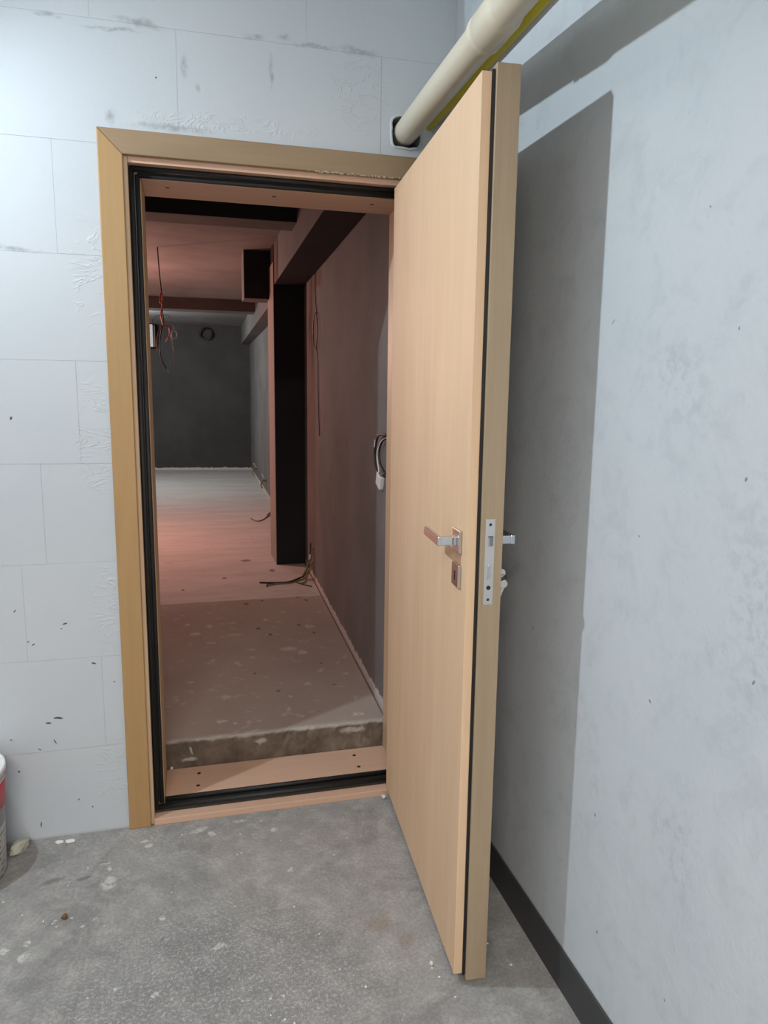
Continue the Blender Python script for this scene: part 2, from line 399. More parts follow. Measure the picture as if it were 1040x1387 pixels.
M_JAMBH = wood('jamb_veneer_across', (0.55, 0.355, 0.255), (0.64, 0.43, 0.32), 0)
M_DOOR = wood('door_veneer', (0.62, 0.425, 0.265), (0.72, 0.52, 0.345), 2, 0.62)
M_LIP = wood('door_edge_veneer', (0.30, 0.225, 0.145), (0.375, 0.29, 0.195), 2, 0.55)
M_RUB = flat('black_rubber', (0.008, 0.008, 0.009), 0.6)
M_RUBL = flat('seal_channel', (0.035, 0.034, 0.033), 0.4, 0.2)
M_SKIRT = flat('dark_grey_skirting_paint', (0.045, 0.046, 0.050), 0.55, var=0.25, sc=12)
M_CHROME = flat('brushed_chrome', (0.62, 0.63, 0.65), 0.16, 1.0, 0.05)
M_STEEL = flat('satin_steel', (0.62, 0.62, 0.61), 0.38, 0.9, 0.05)
M_DARKMET = flat('dark_metal', (0.03, 0.03, 0.032), 0.4, 0.5)
M_PVC = flat('cream_plastic_pipe', (0.66, 0.60, 0.48), 0.32, 0, 0.04, 8)
M_YEL = flat('yellow_plastic_pipe', (0.86, 0.72, 0.004), 0.55, 0, 0.06, 8)
M_COND = flat('pale_conduit', (0.78, 0.80, 0.84), 0.5, 0, 0.05, 8)
M_HOLE = flat('hole_dark', (0.03, 0.03, 0.03), 0.9)  # darkness inside the pipe hole, painted onto its lining
M_CHIP = flat('plaster_chip', (0.66, 0.66, 0.63), 0.9, 0, 0.15, 60)
M_LUMP = flat('pale_mortar_lump', (0.46, 0.46, 0.39), 0.9, 0, 0.35, 60)
M_RUST = flat('rust_brown_clump', (0.16, 0.075, 0.035), 0.9, 0, 0.3, 60)
M_RED = flat('red_wire', (0.55, 0.06, 0.07), 0.5)
M_BLK = flat('black_wire', (0.02, 0.018, 0.018), 0.5)
M_WHW = flat('white_wire', (0.7, 0.7, 0.7), 0.5)
M_YWIRE = flat('olive_wire', (0.22, 0.20, 0.07), 0.5)
M_BLUE = flat('pale_blue_tie', (0.42, 0.55, 0.75), 0.5)
M_TANW = flat('orange_wire', (0.60, 0.33, 0.12), 0.5)

XR = 1.058       # right wall
HC = 2.72        # ceiling of the front room
FZ = 0.16        # floor level of the room beyond
WT = 0.25        # wall thickness
FW, FH, CW = 1.03, 2.14, 0.067    # door frame: width, height, casing width

# ------------------------------------------------------------------ structure of the front room
tag(obj('floor', box(-2.8, XR + 0.2, -5.2, WT + 0.01, -0.1, 0.0), M_FLOOR), 'bare grey concrete floor in front of the doorway', 'floor', kind='structure')
tag(obj('ceiling', box(-2.8, XR + 0.2, -5.2, WT, HC, HC + 0.1), M_WHITE), 'white ceiling of the front room', 'ceiling', kind='structure')
tag(obj('wall_rear', box(-2.8, XR, -5.2, -5.1, 0, HC), M_WHITE), 'white wall behind the viewer', 'wall', kind='structure')
tag(obj('wall_left', box(-2.8, -2.7, -5.1, WT, 0, HC), M_WHITE), 'white wall at the far left of the front room', 'wall', kind='structure')
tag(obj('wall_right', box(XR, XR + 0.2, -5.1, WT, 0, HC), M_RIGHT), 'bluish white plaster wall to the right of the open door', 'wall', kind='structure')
tag(obj('baseboard_right', box(XR - 0.006, XR, -5.1, 0.0, 0, 0.107), M_SKIRT, bevel=0.002), 'dark grey skirting along the foot of the white right wall', 'baseboard', kind='structure')

# front wall: a core with the doorway and the pipe hole, faced with painted blocks
wf = empty('wall_front', (0, 0, 0))
tag(wf, 'white painted block wall around the wooden door frame', 'wall', kind='structure')
OX0, OX1, OZ1 = 0.030, FW - 0.030, FH - 0.030     # rough opening for the frame
HX0, HX1, HZ0, HZ1 = 0.856, 0.950, 2.168, 2.258   # hole for the pipe


def local(bm, o):
    bmesh.ops.translate(bm, verts=bm.verts, vec=-Vector(o.location)); return bm


cells = []
bmc = bmesh.new()
for a, b, c, d in ((-2.7, OX0, 0, HC), (OX1, XR, 0, HC), (OX0, HX0, OZ1, HC), (HX0, HX1, OZ1, HZ0), (HX0, HX1, HZ1, HC), (HX1, OX1, OZ1, HC)):
    box(a, b, 0.0006, WT, c, d, bmc)
obj('wall_core', local(bmc, wf), M_MORTAR, wf)
zs = [0.0, 0.295, 0.593, 0.895, 1.197, 1.497, 1.795, 2.10, 2.42, HC]
offs = {0: -0.35, 1: -0.06, 2: -0.27, 3: -0.20, 4: -0.088, 5: -0.30, 6: -0.12, 7: 0.222, 8: 0.594}
for i in range(9):
    z0, z1 = zs[i], zs[i + 1]
    x = offs[i] - 0.6 * 6
    while x < XR:
        x0, x1 = max(x, -2.7), min(x + 0.6, XR)
        x += 0.6
        if x1 - x0 < 0.01: continue
        dy = random.uniform(-0.0008, 0.0)
        g = 0.0004
        # cut the block round the doorway and the hole
        rects = [(x0 + g, x1 - g, z0 + g, z1 - g)]
        for (h0, h1, k0, k1) in ((OX0, OX1, -1, OZ1), (HX0, HX1, HZ0, HZ1)):
            nr = []
            for (a, b, c, d) in rects:
                if b <= h0 or a >= h1 or d <= k0 or c >= k1: nr.append((a, b, c, d)); continue
                if a < h0: nr.append((a, h0, c, d))
                if b > h1: nr.append((h1, b, c, d))
                m0, m1 = max(a, h0), min(b, h1)
                if c < k0: nr.append((m0, m1, c, k0))
                if d > k1: nr.append((m0, m1, k1, d))
            rects = nr
        if not rects: continue
        bm = bmesh.new()
        for (a, b, c, d) in rects: box(a, b, dy, 0.012, c, d, bm)
        obj('block', local(bm, wf), M_FRONT, wf)
# plaster collar round the pipe hole
bm = bmesh.new()
ring = []
for k in range(28):
    t = 2 * math.pi * k / 28; cx, cz = (HX0 + HX1) / 2, (HZ0 + HZ1) / 2
    e = 5.0
    c, s_ = math.cos(t), math.sin(t)
    rr = (abs(c) ** e + abs(s_) ** e) ** (-1 / e)
    jit = random.uniform(-0.0015, 0.0015)
    ring.append((cx + c * rr * (0.0485 + jit), cz + s_ * rr * (0.0465 + jit)))
tubep = [(x, -0.001, z) for x, z in ring]
obj('hole_rim', local(tube(tubep, 0.0042, 8, close=True), wf), M_MORTAR, wf, smooth=True)
bm = bmesh.new()
n_ = len(ring)
A = [bm.verts.new((x, 0.002, z)) for x, z in ring]; B = [bm.verts.new((x, WT, z)) for x, z in ring]
for i in range(n_): bm.faces.new((A[i], A[(i + 1) % n_], B[(i + 1) % n_], B[i]))
obj('hole_lining', local(bm, wf), M_HOLE, wf, smooth=True)
bm = bmesh.new()
A = [bm.verts.new((x, -0.0009, z)) for x, z in ring]; B = []
for (x, z) in ring:
    ux, uz = x - cx, z - cz; k = 0.0535 / max(abs(ux), abs(uz)); B.append(bm.verts.new((cx + ux * k, -0.0009, cz + uz * k)))
for i in range(n_): bm.faces.new((A[i], A[(i + 1) % n_], B[(i + 1) % n_], B[i]))
obj('hole_patch', local(bm, wf), M_FRONT, wf)

# ------------------------------------------------------------------ door frame
fr = empty('trim_1', (0, 0, 0))
tag(fr, 'light oak door frame with mitred casing and black double seal', 'door frame', kind='structure')
YC = -0.014
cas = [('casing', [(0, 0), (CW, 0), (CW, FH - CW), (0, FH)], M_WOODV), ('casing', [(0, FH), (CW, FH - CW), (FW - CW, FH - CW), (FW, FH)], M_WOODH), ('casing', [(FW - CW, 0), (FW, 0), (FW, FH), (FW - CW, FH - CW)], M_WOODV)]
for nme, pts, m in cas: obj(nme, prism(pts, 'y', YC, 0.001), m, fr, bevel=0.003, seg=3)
JX, JZ = 0.110, 2.027      # inner face of jamb and header
ST = 0.078                 # outer edge of the seal channel
SZ = 2.056
# outer rebate (wood) and inner jamb, left / right / head
for sx in (0, 1):
    f = (lambda x: x) if sx == 0 else (lambda x: FW - x)
    def bx(x0, x1, y0, y1, z0, z1):
        a, b = sorted((f(x0), f(x1))); return box(a, b, y0, y1, z0, z1)
    obj('rebate', bx(0.031, ST, 0.001, 0.06, 0.0, FH - 0.031), M_JAMBV, fr, bevel=0.0015)
    obj('jamb', bx(0.031, JX, 0.052, WT, 0.0, FH - 0.031), M_JAMBV, fr, bevel=0.002)
    ch = obj('seal_channel', bx(ST, JX - 0.003, 0.038, 0.053, 0.056, JZ + 0.003), M_RUBL, fr)
    for (a, y) in ((ST + 0.007, 0.030), (JX - 0.0085, 0.037)):
        s_ = obj('seal', tube([(f(a), y, 0.03 + (a - ST)), (f(a), y, SZ - 0.007 - (a - ST - 0.007))], 0.0072, 12), M_RUB, ch, smooth=True)
obj('rebate', box(ST, FW - ST, 0.001, 0.06, SZ, FH - 0.031), M_JAMBH, fr, bevel=0.0015)
obj('header', box(JX, FW - JX, 0.052, WT, JZ, FH - 0.031), M_JAMBH, fr, bevel=0.002)
ch = obj('seal_channel', box(ST, FW - ST, 0.038, 0.053, JZ + 0.003, SZ), M_RUBL, fr)
for (a, y) in ((0.007, 0.030), (JX - ST - 0.0085, 0.037)):
    obj('seal', tube([(ST + a, y, SZ - a), (FW - ST - a, y, SZ - a)], 0.0072, 12), M_RUB, ch, smooth=True)
# torn paint film along the head casing
bm = bmesh.new(); rnd = random.Random(3)
for k in range(46):
    x = 0.595 + k * 0.0063; L = rnd.uniform(0.002, 0.009); h = rnd.uniform(0.001, 0.0035) * (1.6 if k > 30 else 0.8)
    if rnd.random() < 0.25: continue
    z0 = FH - CW + rnd.uniform(-0.002, 0.001)
    prism([(x, z0), (x + L, z0 - 0.001), (x + L * 0.8, z0 + h), (x + L * 0.3, z0 + h * 1.3)], 'y', YC - 0.0015, YC + 0.003, bm)
obj('torn_tape', bm, M_LUMP, fr)
# sill
obj('sill', box(CW + 0.011, FW - CW - 0.011, YC + 0.004, 0.06, 0.0, 0.022), M_JAMBH, fr, bevel=0.0015)
obj('sill_board', box(JX, FW - JX, 0.066, WT, 0.0, 0.055), M_JAMBH, fr, bevel=0.002)
ch = obj('seal_channel', box(ST, FW - ST, 0.030, 0.067, 0.0, 0.040), M_RUBL, fr)
for (y, z) in ((0.0335, 0.0385), (0.061, 0.050)):
    obj('seal', tube([(ST + 0.004, y, z), (FW - ST - 0.004, y, z)], 0.0088 if z < 0.045 else 0.0082, 12), M_RUB, ch, smooth=True)
for (x, y) in ((0.223, 0.198), (0.219, 0.114), (0.795, 0.197), (0.793, 0.110)):
    obj('screw', lathe([(0.0068, 0.0545), (0.0068, 0.0556), (0.004, 0.0560), (0.001, 0.0552)], 14, cx=x, cy=y), M_DARKMET, fr)
for (x, y) in ((0.183, 0.125), (0.508, 0.130), (0.828, 0.129)):
    obj('screw', lathe([(0.007, JZ + 0.0005), (0.007, JZ - 0.0006), (0.003, JZ - 0.0009), (0.001, JZ - 0.0002)], 14, cx=x, cy=y), M_DARKMET, fr)

# ------------------------------------------------------------------ open door leaf
ANG = -0.0696
dv = Vector((math.sin(ANG), -math.cos(ANG), 0))
dr = empty('door_1', (0.8682, -0.0017, 0.0), math.atan2(dv.y, dv.x))
tag(dr, 'open light oak veneer door leaf with chrome lever handle', 'door', kind='structure')
DL = 0.863
obj('inner_panel', box(0.0, DL, 0, 0.021, 0.0288, 2.0465), M_DOOR, dr, bevel=0.0012)
obj('edge_seal', box(0.006, DL + 0.003, 0.021, 0.0275, 0.026, 2.050), M_RUB, dr)
obj('outer_panel', box(-0.010, DL + 0.011, 0.0275, 0.0775, 0.017, 2.060), M_LIP, dr, bevel=0.0015)
# lock case plate on the free edge
EX = DL + 0.011
lk = obj('lock_plate', box(EX - 0.0005, EX + 0.0014, 0.0365, 0.0585, 0.956, 1.148), M_STEEL, dr, bevel=0.0008)
bm = prism([(0.0435, 1.089), (0.0555, 1.089), (0.0555, 1.109), (0.0435, 1.109)], 'x', EX, EX + 0.0015)
obj('latch', prism([(EX, 0.0435), (EX + 0.010, 0.0435), (EX + 0.003, 0.0545), (EX, 0.0545)], 'z', 1.089, 1.108), M_CHROME, lk, bevel=0.0006); bm.free()
obj('latch_hole', box(EX + 0.0013, EX + 0.0017, 0.043, 0.055, 1.1085, 1.1105), M_DARKMET, lk)
obj('bolt', box(EX, EX + 0.0028, 0.0445, 0.0505, 1.012, 1.046), M_CHROME, lk, bevel=0.0006)
for a in (1.136, 0.968):
    b_ = lathe([(0.0032, 0), (0.0032, 0.0006), (0.0016, 0.0009), (0.0006, 0.0003)], 12)
    bmesh.ops.rotate(b_, verts=b_.verts, cent=(0, 0, 0), matrix=Matrix.Rotation(math.pi / 2, 3, 'Y')); bmesh.ops.translate(b_, verts=b_.verts, vec=(EX + 0.0013, 0.0475, a))
    obj('screw', b_, M_DARKMET, lk)
b_ = lathe([(0.0050, 0), (0.0050, 0.0007), (0.0032, 0.0009), (0.0030, 0.0004), (0.0012, 0.0004)], 14)
bmesh.ops.rotate(b_, verts=b_.verts, cent=(0, 0, 0), matrix=Matrix.Rotation(math.pi / 2, 3, 'Y')); bmesh.ops.translate(b_, verts=b_.verts, vec=(EX + 0.0013, 0.0475, 0.995))
obj('cylinder_screw', b_, M_DARKMET, lk)


def handle(side):
    """side -1: on the inner panel, +1: on the outer panel"""
    y0 = 0.0 if side < 0 else 0.0775
    s = side
    def yb(a, b): return sorted((y0 + s * a, y0 + s * b))
    c, z = 0.800, 1.088
    a, b = yb(0, 0.008)
    h = obj('handle', box(c - 0.026, c + 0.026, a, b, z - 0.026, z + 0.026), M_CHROME, dr, bevel=0.0015)
    a, b = yb(0.008, 0.020)
    bmn = bmesh.new()
    obj('neck_collar', box(c - 0.011, c + 0.011, a, b, z - 0.010, z + 0.010), M_DARKMET if s > 0 else M_CHROME, h, bevel=0.001)
    a, b = yb(0.014, 0.050)
    obj('neck', box(c - 0.007, c + 0.011, a, b, z - 0.0095, z + 0.0095), M_CHROME, h, bevel=0.0015)
    # flat lever running back towards the hinge
    ya, yb_ = yb(0.042, 0.053)
    bm = prism([(c + 0.012, z - 0.0105), (c + 0.012, z + 0.0105), (c - 0.112, z + 0.0125), (c - 0.120, z + 0.006), (c - 0.120, z - 0.0075)], 'y', ya, yb_)
    obj('lever', bm, M_CHROME, h, bevel=0.002)
    a, b = yb(0, 0.008)
    k = obj('key_rose', box(c - 0.026, c + 0.026, a, b, 0.982, 1.034), M_CHROME, dr, bevel=0.0015)
    a, b = yb(0.0078, 0.0088)
    ks = [(c + 0.0055 * math.cos(t), 1.012 + 0.0055 * math.sin(t)) for t in [math.radians(-60 + 300 * i / 12) for i in range(13)]] + [(c - 0.002, 0.996), (c + 0.002, 0.996)]
    obj('keyhole', box(c - 0.003, c + 0.003, a, b, 0.996, 1.018), M_DARKMET, k, bevel=0.0008)
    return k


handle(-1); handle(1)

# keys in the outer lock
hd = dr.matrix_basis
def W(x, y, z): return hd @ Vector((x, y, z))
ky = empty('key_pair', W(0.800, 0.0885, 1.008), dr.rotation_euler.z)
ky.scale = (0.78, 0.78, 0.72)
tag(ky, 'two pale metal keys hanging in the outer lock of the open door', 'keys')
def keyhead(dx, dy, dz, tilt, name):
    bm = prism([(-0.010, 0.011), (0.010, 0.011), (0.013, 0.005), (0.013, -0.006), (0.005, -0.013), (-0.005, -0.013), (-0.013, -0.006), (-0.013, 0.005)], 'x', -0.0012, 0.0012)
    bmesh.ops.rotate(bm, verts=bm.verts, cent=(0, 0, 0), matrix=Matrix.Rotation(tilt, 3, 'X')); bmesh.ops.translate(bm, verts=bm.verts, vec=(dx, dy, dz))
    return obj(name, bm, M_STEEL, ky, bevel=0.0006)
keyhead(0, 0.020, 0.0, 1.2, 'key_bow')
obj('key_blade', box(-0.001, 0.001, -0.012, 0.010, -0.0035, 0.0035), M_STEEL, ky)
keyhead(0.004, 0.026, -0.036, 0.4, 'key_bow')
obj('key_blade', prism([(0.022, -0.046), (0.029, -0.049), (0.018, -0.080), (0.011, -0.074)], 'x', 0.003, 0.005), M_STEEL, ky)
obj('key_ring', tube([(0.002, 0.025 + 0.010 * math.cos(t), -0.018 + 0.012 * math.sin(t)) for t in [2 * math.pi * i / 20 for i in range(20)]], 0.0009, 6, close=True), M_DARKMET, ky, smooth=True)

# ------------------------------------------------------------------ room beyond the doorway
def xw(y): return 0.935 + 0.0305 * y                     # near right wall
def xf(y): return 1.096 + 0.0160 * (y - 5.805)           # far right wall
ZC = 2.42
FY = 9.72
def yfar(x): return FY - 0.11 * (x - 0.4)
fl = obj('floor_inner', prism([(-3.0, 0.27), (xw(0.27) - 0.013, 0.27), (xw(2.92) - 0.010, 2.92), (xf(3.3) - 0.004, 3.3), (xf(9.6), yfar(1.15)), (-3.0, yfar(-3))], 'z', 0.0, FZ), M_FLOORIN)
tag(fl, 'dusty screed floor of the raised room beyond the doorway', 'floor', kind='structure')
# rough front of the slab
bm = bmesh.new(); rnd = random.Random(5); nx = 60; rows = []
for j, z in enumerate((0.0, 0.05, 0.09, 0.125, 0.150, 0.1605)):
    row = []
    for i in range(nx + 1):
        x = 0.02 + (xw(0.27) - 0.027) * i / nx + 0.0
        yy = 0.2515 + (0.006 if j == 5 else 0) + rnd.uniform(0, 0.0035) * (2.2 if j >= 4 else 1)
        row.append(bm.verts.new((x, yy, z - (rnd.uniform(0, 0.004) if j == 5 else 0))))
    rows.append(row)
rows.append([bm.verts.new((v.co.x, 0.275, 0.1603)) for v in rows[-1]])
for a, b in zip(rows, rows[1:]):
    for i in range(nx): bm.faces.new((a[i], a[i + 1], b[i + 1], b[i]))
obj('step_riser', bm, M_RISER, fl, smooth=False)

tag(obj('wall_inner_right', prism([(xw(WT), WT), (xw(2.95), 2.95), (xw(2.95) + 0.3, 2.95), (xw(WT) + 0.3, WT)], 'z', 0, ZC), M_CHARB), 'brownish dark painted wall inside, right of the doorway', 'wall', kind='structure')
tag(obj('wall_inner_right_far', prism([(xf(2.95), 2.95), (xf(9.9), 9.9), (xf(9.9) + 0.3, 9.9), (xf(2.95) + 0.3, 2.95)], 'z', 0, ZC), M_CHARB), 'dark grey painted wall beyond the column', 'wall', kind='structure')
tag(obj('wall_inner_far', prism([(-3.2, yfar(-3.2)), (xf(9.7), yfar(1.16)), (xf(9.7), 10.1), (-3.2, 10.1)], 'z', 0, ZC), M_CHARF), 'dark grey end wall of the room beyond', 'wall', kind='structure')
tag(obj('wall_inner_left', box(-3.2, -3.0, WT, 10.2, 0, ZC), M_CHARB), 'dark wall at the left of the room beyond', 'wall', kind='structure')
tag(obj('wall_inner_near', prism([(-3.0, 0), (OX0, 0), (OX0, OZ1), (OX1 + 0.2, OZ1), (OX1 + 0.2, ZC), (-3.0, ZC)], 'y', WT, WT + 0.012), M_CHAR), 'dark inside face of the wall with the doorway', 'wall', kind='structure')
tag(obj('ceiling_inner', box(-3.2, 1.5, WT, 10.2, ZC, ZC + 0.1), M_CEIL), 'dark painted ceiling of the room beyond', 'ceiling', kind='structure')

# column and beams
CY = 2.92; CX = 0.812
col = obj('column', box(CX, 1.30, CY, 3.32, FZ, ZC), M_SHADE, bevel=0.002)  # whole column coloured black for its unlit front
obj('lit_face', box(CX - 0.004, CX + 0.001, CY + 0.003, 3.30, FZ, 2.30), M_LITFACE, col)  # added pale sheet: the lit left side of the column, painted
tag(col, 'column darkened as if unlit, standing proud of the inner right wall', 'column', kind='structure')
bm = prism([(0.772, WT + 0.012), (xw(WT) + 0.01, WT + 0.012), (xw(CY) + 0.01, CY + 0.01), (CX + 0.004, CY + 0.01)], 'z', 2.152, ZC)
wbm = obj('wall_beam', bm, M_BEAM, bevel=0.002)
obj('shaded_soffit', prism([(0.773, WT + 0.013), (xw(WT), WT + 0.013), (xw(CY), CY + 0.005), (CX + 0.005, CY + 0.005)], 'z', 2.149, 2.153), M_SHADE, wbm)  # added dark sheet that paints shade on the beam's underside
tag(wbm, 'long beam along the right wall from the doorway to the column', 'beam', kind='structure')
xb = obj('cross_beam', prism([(-3.0, 1.66), (0.9, 1.66), (0.9, 1.87), (-3.0, 1.87)], 'z', 2.29, ZC), M_BEAM, bevel=0.002)
obj('shade_face', box(-2.99, 0.9, 1.654, 1.661, 2.291, ZC - 0.001), M_SHADE, xb)  # added black sheet: the beam's unlit front painted in
tag(xb, 'near ceiling beam crossing just behind the doorway', 'beam', kind='structure')
sb = obj('beam_stub', box(0.628, 1.2, 3.2, 3.42, 2.082, ZC), M_BEAM, bevel=0.002)
obj('shade_face', box(0.632, 1.2, 3.194, 3.201, 2.084, ZC - 0.001), M_SHADE, sb)  # added black sheet painting the stub's unlit front
tag(sb, 'beam stub with shade-darkened front hanging beside the top of the column', 'beam', kind='structure')
xb = obj('cross_beam', box(-3.0, 1.0, 6.15, 6.42, 2.295, ZC), M_BEAM, bevel=0.002)
obj('shade_face', box(-2.99, 1.0, 6.144, 6.151, 2.296, ZC - 0.001), M_SHADE2, xb)  # added dark sheet that paints this front as shaded
tag(xb, 'far ceiling beam crossing the middle of the room beyond', 'beam', kind='structure')
tag(obj('wall_beam', prism([(xf(3.42) - 0.16, 3.42), (xf(3.42) + 0.02, 3.42), (xf(9.6) + 0.02, 9.63), (xf(9.6) - 0.125, 9.63)], 'z', 2.155, ZC), M_BEAM, bevel=0.002), 'beam along the far right wall behind the column', 'beam', kind='structure')

# ------------------------------------------------------------------ pipes through the front wall
AX0 = Vector((0.904, 0, 2.216)); ADIR = Vector((0.0589, 1.0, 0.0617))
def ax(y): return AX0 + ADIR * y
pp = empty('drain_pipe', (0, 0, 0)); pp.location = ax(0.0)
tag(pp, 'cream plastic drain pipe running out of a hole above the door', 'pipe')
def seg(ys, rs, n=32):
    return local(tube([ax(y) for y in ys], rs, n), pp)
obj('pipe', seg([0.20, -3.2], [0.0367, 0.0367]), M_PVC, pp, smooth=True)
obj('coupling', seg([-0.738, -0.7381, -0.754, -0.756, -0.762, -0.766, -0.850, -0.858, -0.875], [0.037, 0.0422, 0.0422, 0.0408, 0.0408, 0.0420, 0.0420, 0.0410, 0.0366]), M_PVC, pp, smooth=True)
for o in pp.children:
    for p in o.data.polygons: p.use_smooth = True
    m = o.modifiers.new('edge', 'EDGE_SPLIT'); m.split_angle = math.radians(35)
yp = obj('gas_pipe', tube([ax(0.15) + Vector((0.074, 0, 0.034)), ax(-3.2) + Vector((0.074, 0, 0.034))], 0.022, 20), M_YEL, smooth=True)
tag(yp, 'yellow plastic pipe running between cream pipe and right wall', 'pipe')
cp = obj('conduit', tube([ax(0.15) + Vector((0.110, 0, 0.042)), ax(-3.2) + Vector((0.110, 0, 0.042))], 0.011, 16), M_COND, smooth=True)
tag(cp, 'thin pale grey conduit beside the yellow pipe', 'conduit')

# ------------------------------------------------------------------ paint bucket at the left edge
def mat_label():
    n = N('bucket_print', 0.4)
    xyz = n.sep()
    st = n.math('SINE', n.math('MULTIPLY', xyz[2], 330))
    gap = n.noise(60, 2, 0.5, n.scale(n.co, (1, 1, 0.4)))
    k = n.math('MULTIPLY', n.ramp(st, 0.45, 0.6), n.ramp(gap, 0.40, 0.44))
    k = n.math('MULTIPLY', k, n.ramp(xyz[2], 0.155, 0.150))
    lg = n.ell(n.co, (0.13, 0.0, 0.19), (None, 0.10, 0.032), 0, 0, 0.1)
    c = n.mix(n.math('MULTIPLY', k, 0.75), (0.66, 0.66, 0.65), (0.10, 0.10, 0.11))
    c = n.mix(n.math('MULTIPLY', lg, 0.8), c, (0.22, 0.22, 0.24))
    n.color(c)
    return n.m
bk = empty('paint_bucket', (-0.462, -0.146, 0))
tag(bk, 'white paint bucket with red band standing against the left wall', 'bucket')
obj('body', lathe([(0.118, 0.0), (0.124, 0.004), (0.136, 0.315), (0.139, 0.318), (0.139, 0.330), (0.128, 0.330), (0.127, 0.318)], 48), mat_label(), bk, smooth=True)
obj('red_band', lathe([(0.1325, 0.215), (0.1345, 0.2155), (0.1372, 0.296), (0.1355, 0.2965)], 48), flat('red_print', (0.48, 0.05, 0.06), 0.4), bk, smooth=True)
obj('lid', lathe([(0.1385, 0.3185), (0.1412, 0.3195), (0.1412, 0.333), (0.137, 0.336), (0.131, 0.336), (0.128, 0.331), (0.02, 0.331)], 48), M_WHITE, bk, smooth=True)
obj('bail', tube([(0.141 * math.cos(t), 0.141 * math.sin(t), 0.305 - 0.05 * math.sin(t - math.pi) ** 2) for t in [math.pi + math.pi * i / 24 for i in range(25)]], 0.002, 8), M_STEEL, bk, smooth=True)

# ------------------------------------------------------------------ crumbs on the floor
def crumb(name, loc, sx, sy, sz, m, label, cat, seed, group=None, rz=0.0, sub=1):
    o = obj(name, chip_bm(sx, sy, sz, seed, sub), m); o.location = loc; o.rotation_euler = (0, 0, rz)
    return tag(o, label, cat, group)
crumb('mortar_lump', (-0.318, -0.055, 0), 0.020, 0.036, 0.020, M_LUMP, 'pale greenish mortar lump on the floor beside the bucket', 'lump', 11, rz=-0.5, sub=2)
crumb('plaster_chip', (-0.176, -0.040, 0), 0.017, 0.010, 0.005, M_CHIP, 'white plaster chip by the wall, right one of the pair', 'chip', 12)
crumb('plaster_chip', (-0.208, -0.036, 0), 0.014, 0.009, 0.005, M_CHIP, 'white plaster chip by the wall, left one of the pair', 'chip', 13)
crumb('rust_clump', (-0.137, -0.397, 0), 0.009, 0.009, 0.008, M_RUST, 'small rust brown clump on the grey concrete floor', 'clump', 14)
crumb('plaster_chip', (0.853, -0.030, 0), 0.011, 0.009, 0.007, M_CHIP, 'white plaster chip at the hinge corner of the door sill', 'chip', 15)
crumb('plaster_chip', (0.776, -0.790, 0), 0.006, 0.008, 0.006, M_CHIP, 'small white chip under the free corner of the door', 'chip', 16)
crumb('plaster_chip', (0.127, 0.243, 0.055), 0.006, 0.005, 0.008, M_CHIP, 'tiny white chip on the sill board in the left corner', 'chip', 17)
loose = [(0.782, -0.835), (0.80, -0.90), (0.60, -0.82), (0.66, -0.93), (0.55, -0.75), (-0.105, -0.19), (-0.15, -0.26), (-0.25, -0.36), (-0.19, -0.40), (0.40, -0.865), (0.42, -0.88), (0.37, -0.845), (0.88, -0.70), (0.90, -0.82), (0.94, -0.76), (0.97, -0.84), (0.93, -0.66), (0.05, -0.30), (0.14, -0.36), (0.52, -0.62)]
for i, (x, y) in enumerate(loose):
    s_ = random.uniform(0.002, 0.0042)
    crumb('plaster_crumb', (x, y, 0), s_, s_ * random.uniform(0.7, 1.3), s_ * 0.8, M_CHIP, 'tiny white plaster crumb lying loose on the concrete floor', 'crumb', 40 + i, 'loose plaster crumbs on the concrete floor')

# ------------------------------------------------------------------ cables in the room beyond
hw = empty('hanging_cables', (0.036, 3.3, ZC))
tag(hw, 'red and black cable ends hanging from the inner ceiling', 'cables')
def wire(name, pts, r, m, parent=None, k=6, n=6):
    bm = tube(spline(pts, k), r, n)
    if parent: local(bm, parent)
    return obj(name, bm, m, parent, smooth=True)
wire('black_wire', [(0.036, 3.3, 2.42), (0.044, 3.3, 2.24), (0.054, 3.3, 2.09), (0.052, 3.31, 2.0), (0.060, 3.3, 1.90), (0.040, 3.3, 1.83), (0.026, 3.3, 1.72), (0.043, 3.3, 1.622), (0.078, 3.3, 1.562)], 0.0042, M_BLK, hw)
wire('red_wire', [(0.052, 3.295, 2.12), (0.040, 3.29, 2.05), (0.056, 3.29, 2.02), (0.044, 3.29, 1.96), (0.052, 3.29, 1.90), (0.066, 3.29, 1.875), (0.098, 3.29, 1.865), (0.098, 3.29, 1.81), (0.076, 3.29, 1.775)], 0.0048, M_RED, hw)
wire('orange_wire', [(0.056, 3.29, 2.075), (0.036, 3.29, 2.045), (0.048, 3.285, 2.035), (0.060, 3.29, 2.06), (0.054, 3.29, 2.09)], 0.0032, M_TANW, hw)
wire('brown_wire', [(0.060, 3.3, 1.90), (0.020, 3.3, 1.82), (0.010, 3.3, 1.75), (0.014, 3.3, 1.69)], 0.0036, flat('brown_wire', (0.24, 0.10, 0.08), 0.5), hw)
wire('thin_wire', [(0.060, 3.3, 1.95), (0.020, 3.3, 1.945), (-0.012, 3.3, 1.92), (-0.018, 3.3, 1.88)], 0.0015, M_BLK, hw)
wire('thin_wire', [(0.060, 3.3, 1.95), (0.100, 3.3, 1.94), (0.104, 3.3, 1.80), (0.118, 3.3, 1.72), (0.134, 3.3, 1.57)], 0.0015, M_BLK, hw)
wire('white_tip', [(0.110, 3.298, 1.792), (0.119, 3.298, 1.755), (0.124, 3.298, 1.70)], 0.0030, M_WHW, hw)
wire('white_tip', [(0.074, 3.3, 1.575), (0.084, 3.3, 1.553)], 0.0052, M_WHW, hw)
wire('white_tip', [(0.084, 3.29, 1.787), (0.074, 3.29, 1.765)], 0.005, M_WHW, hw)
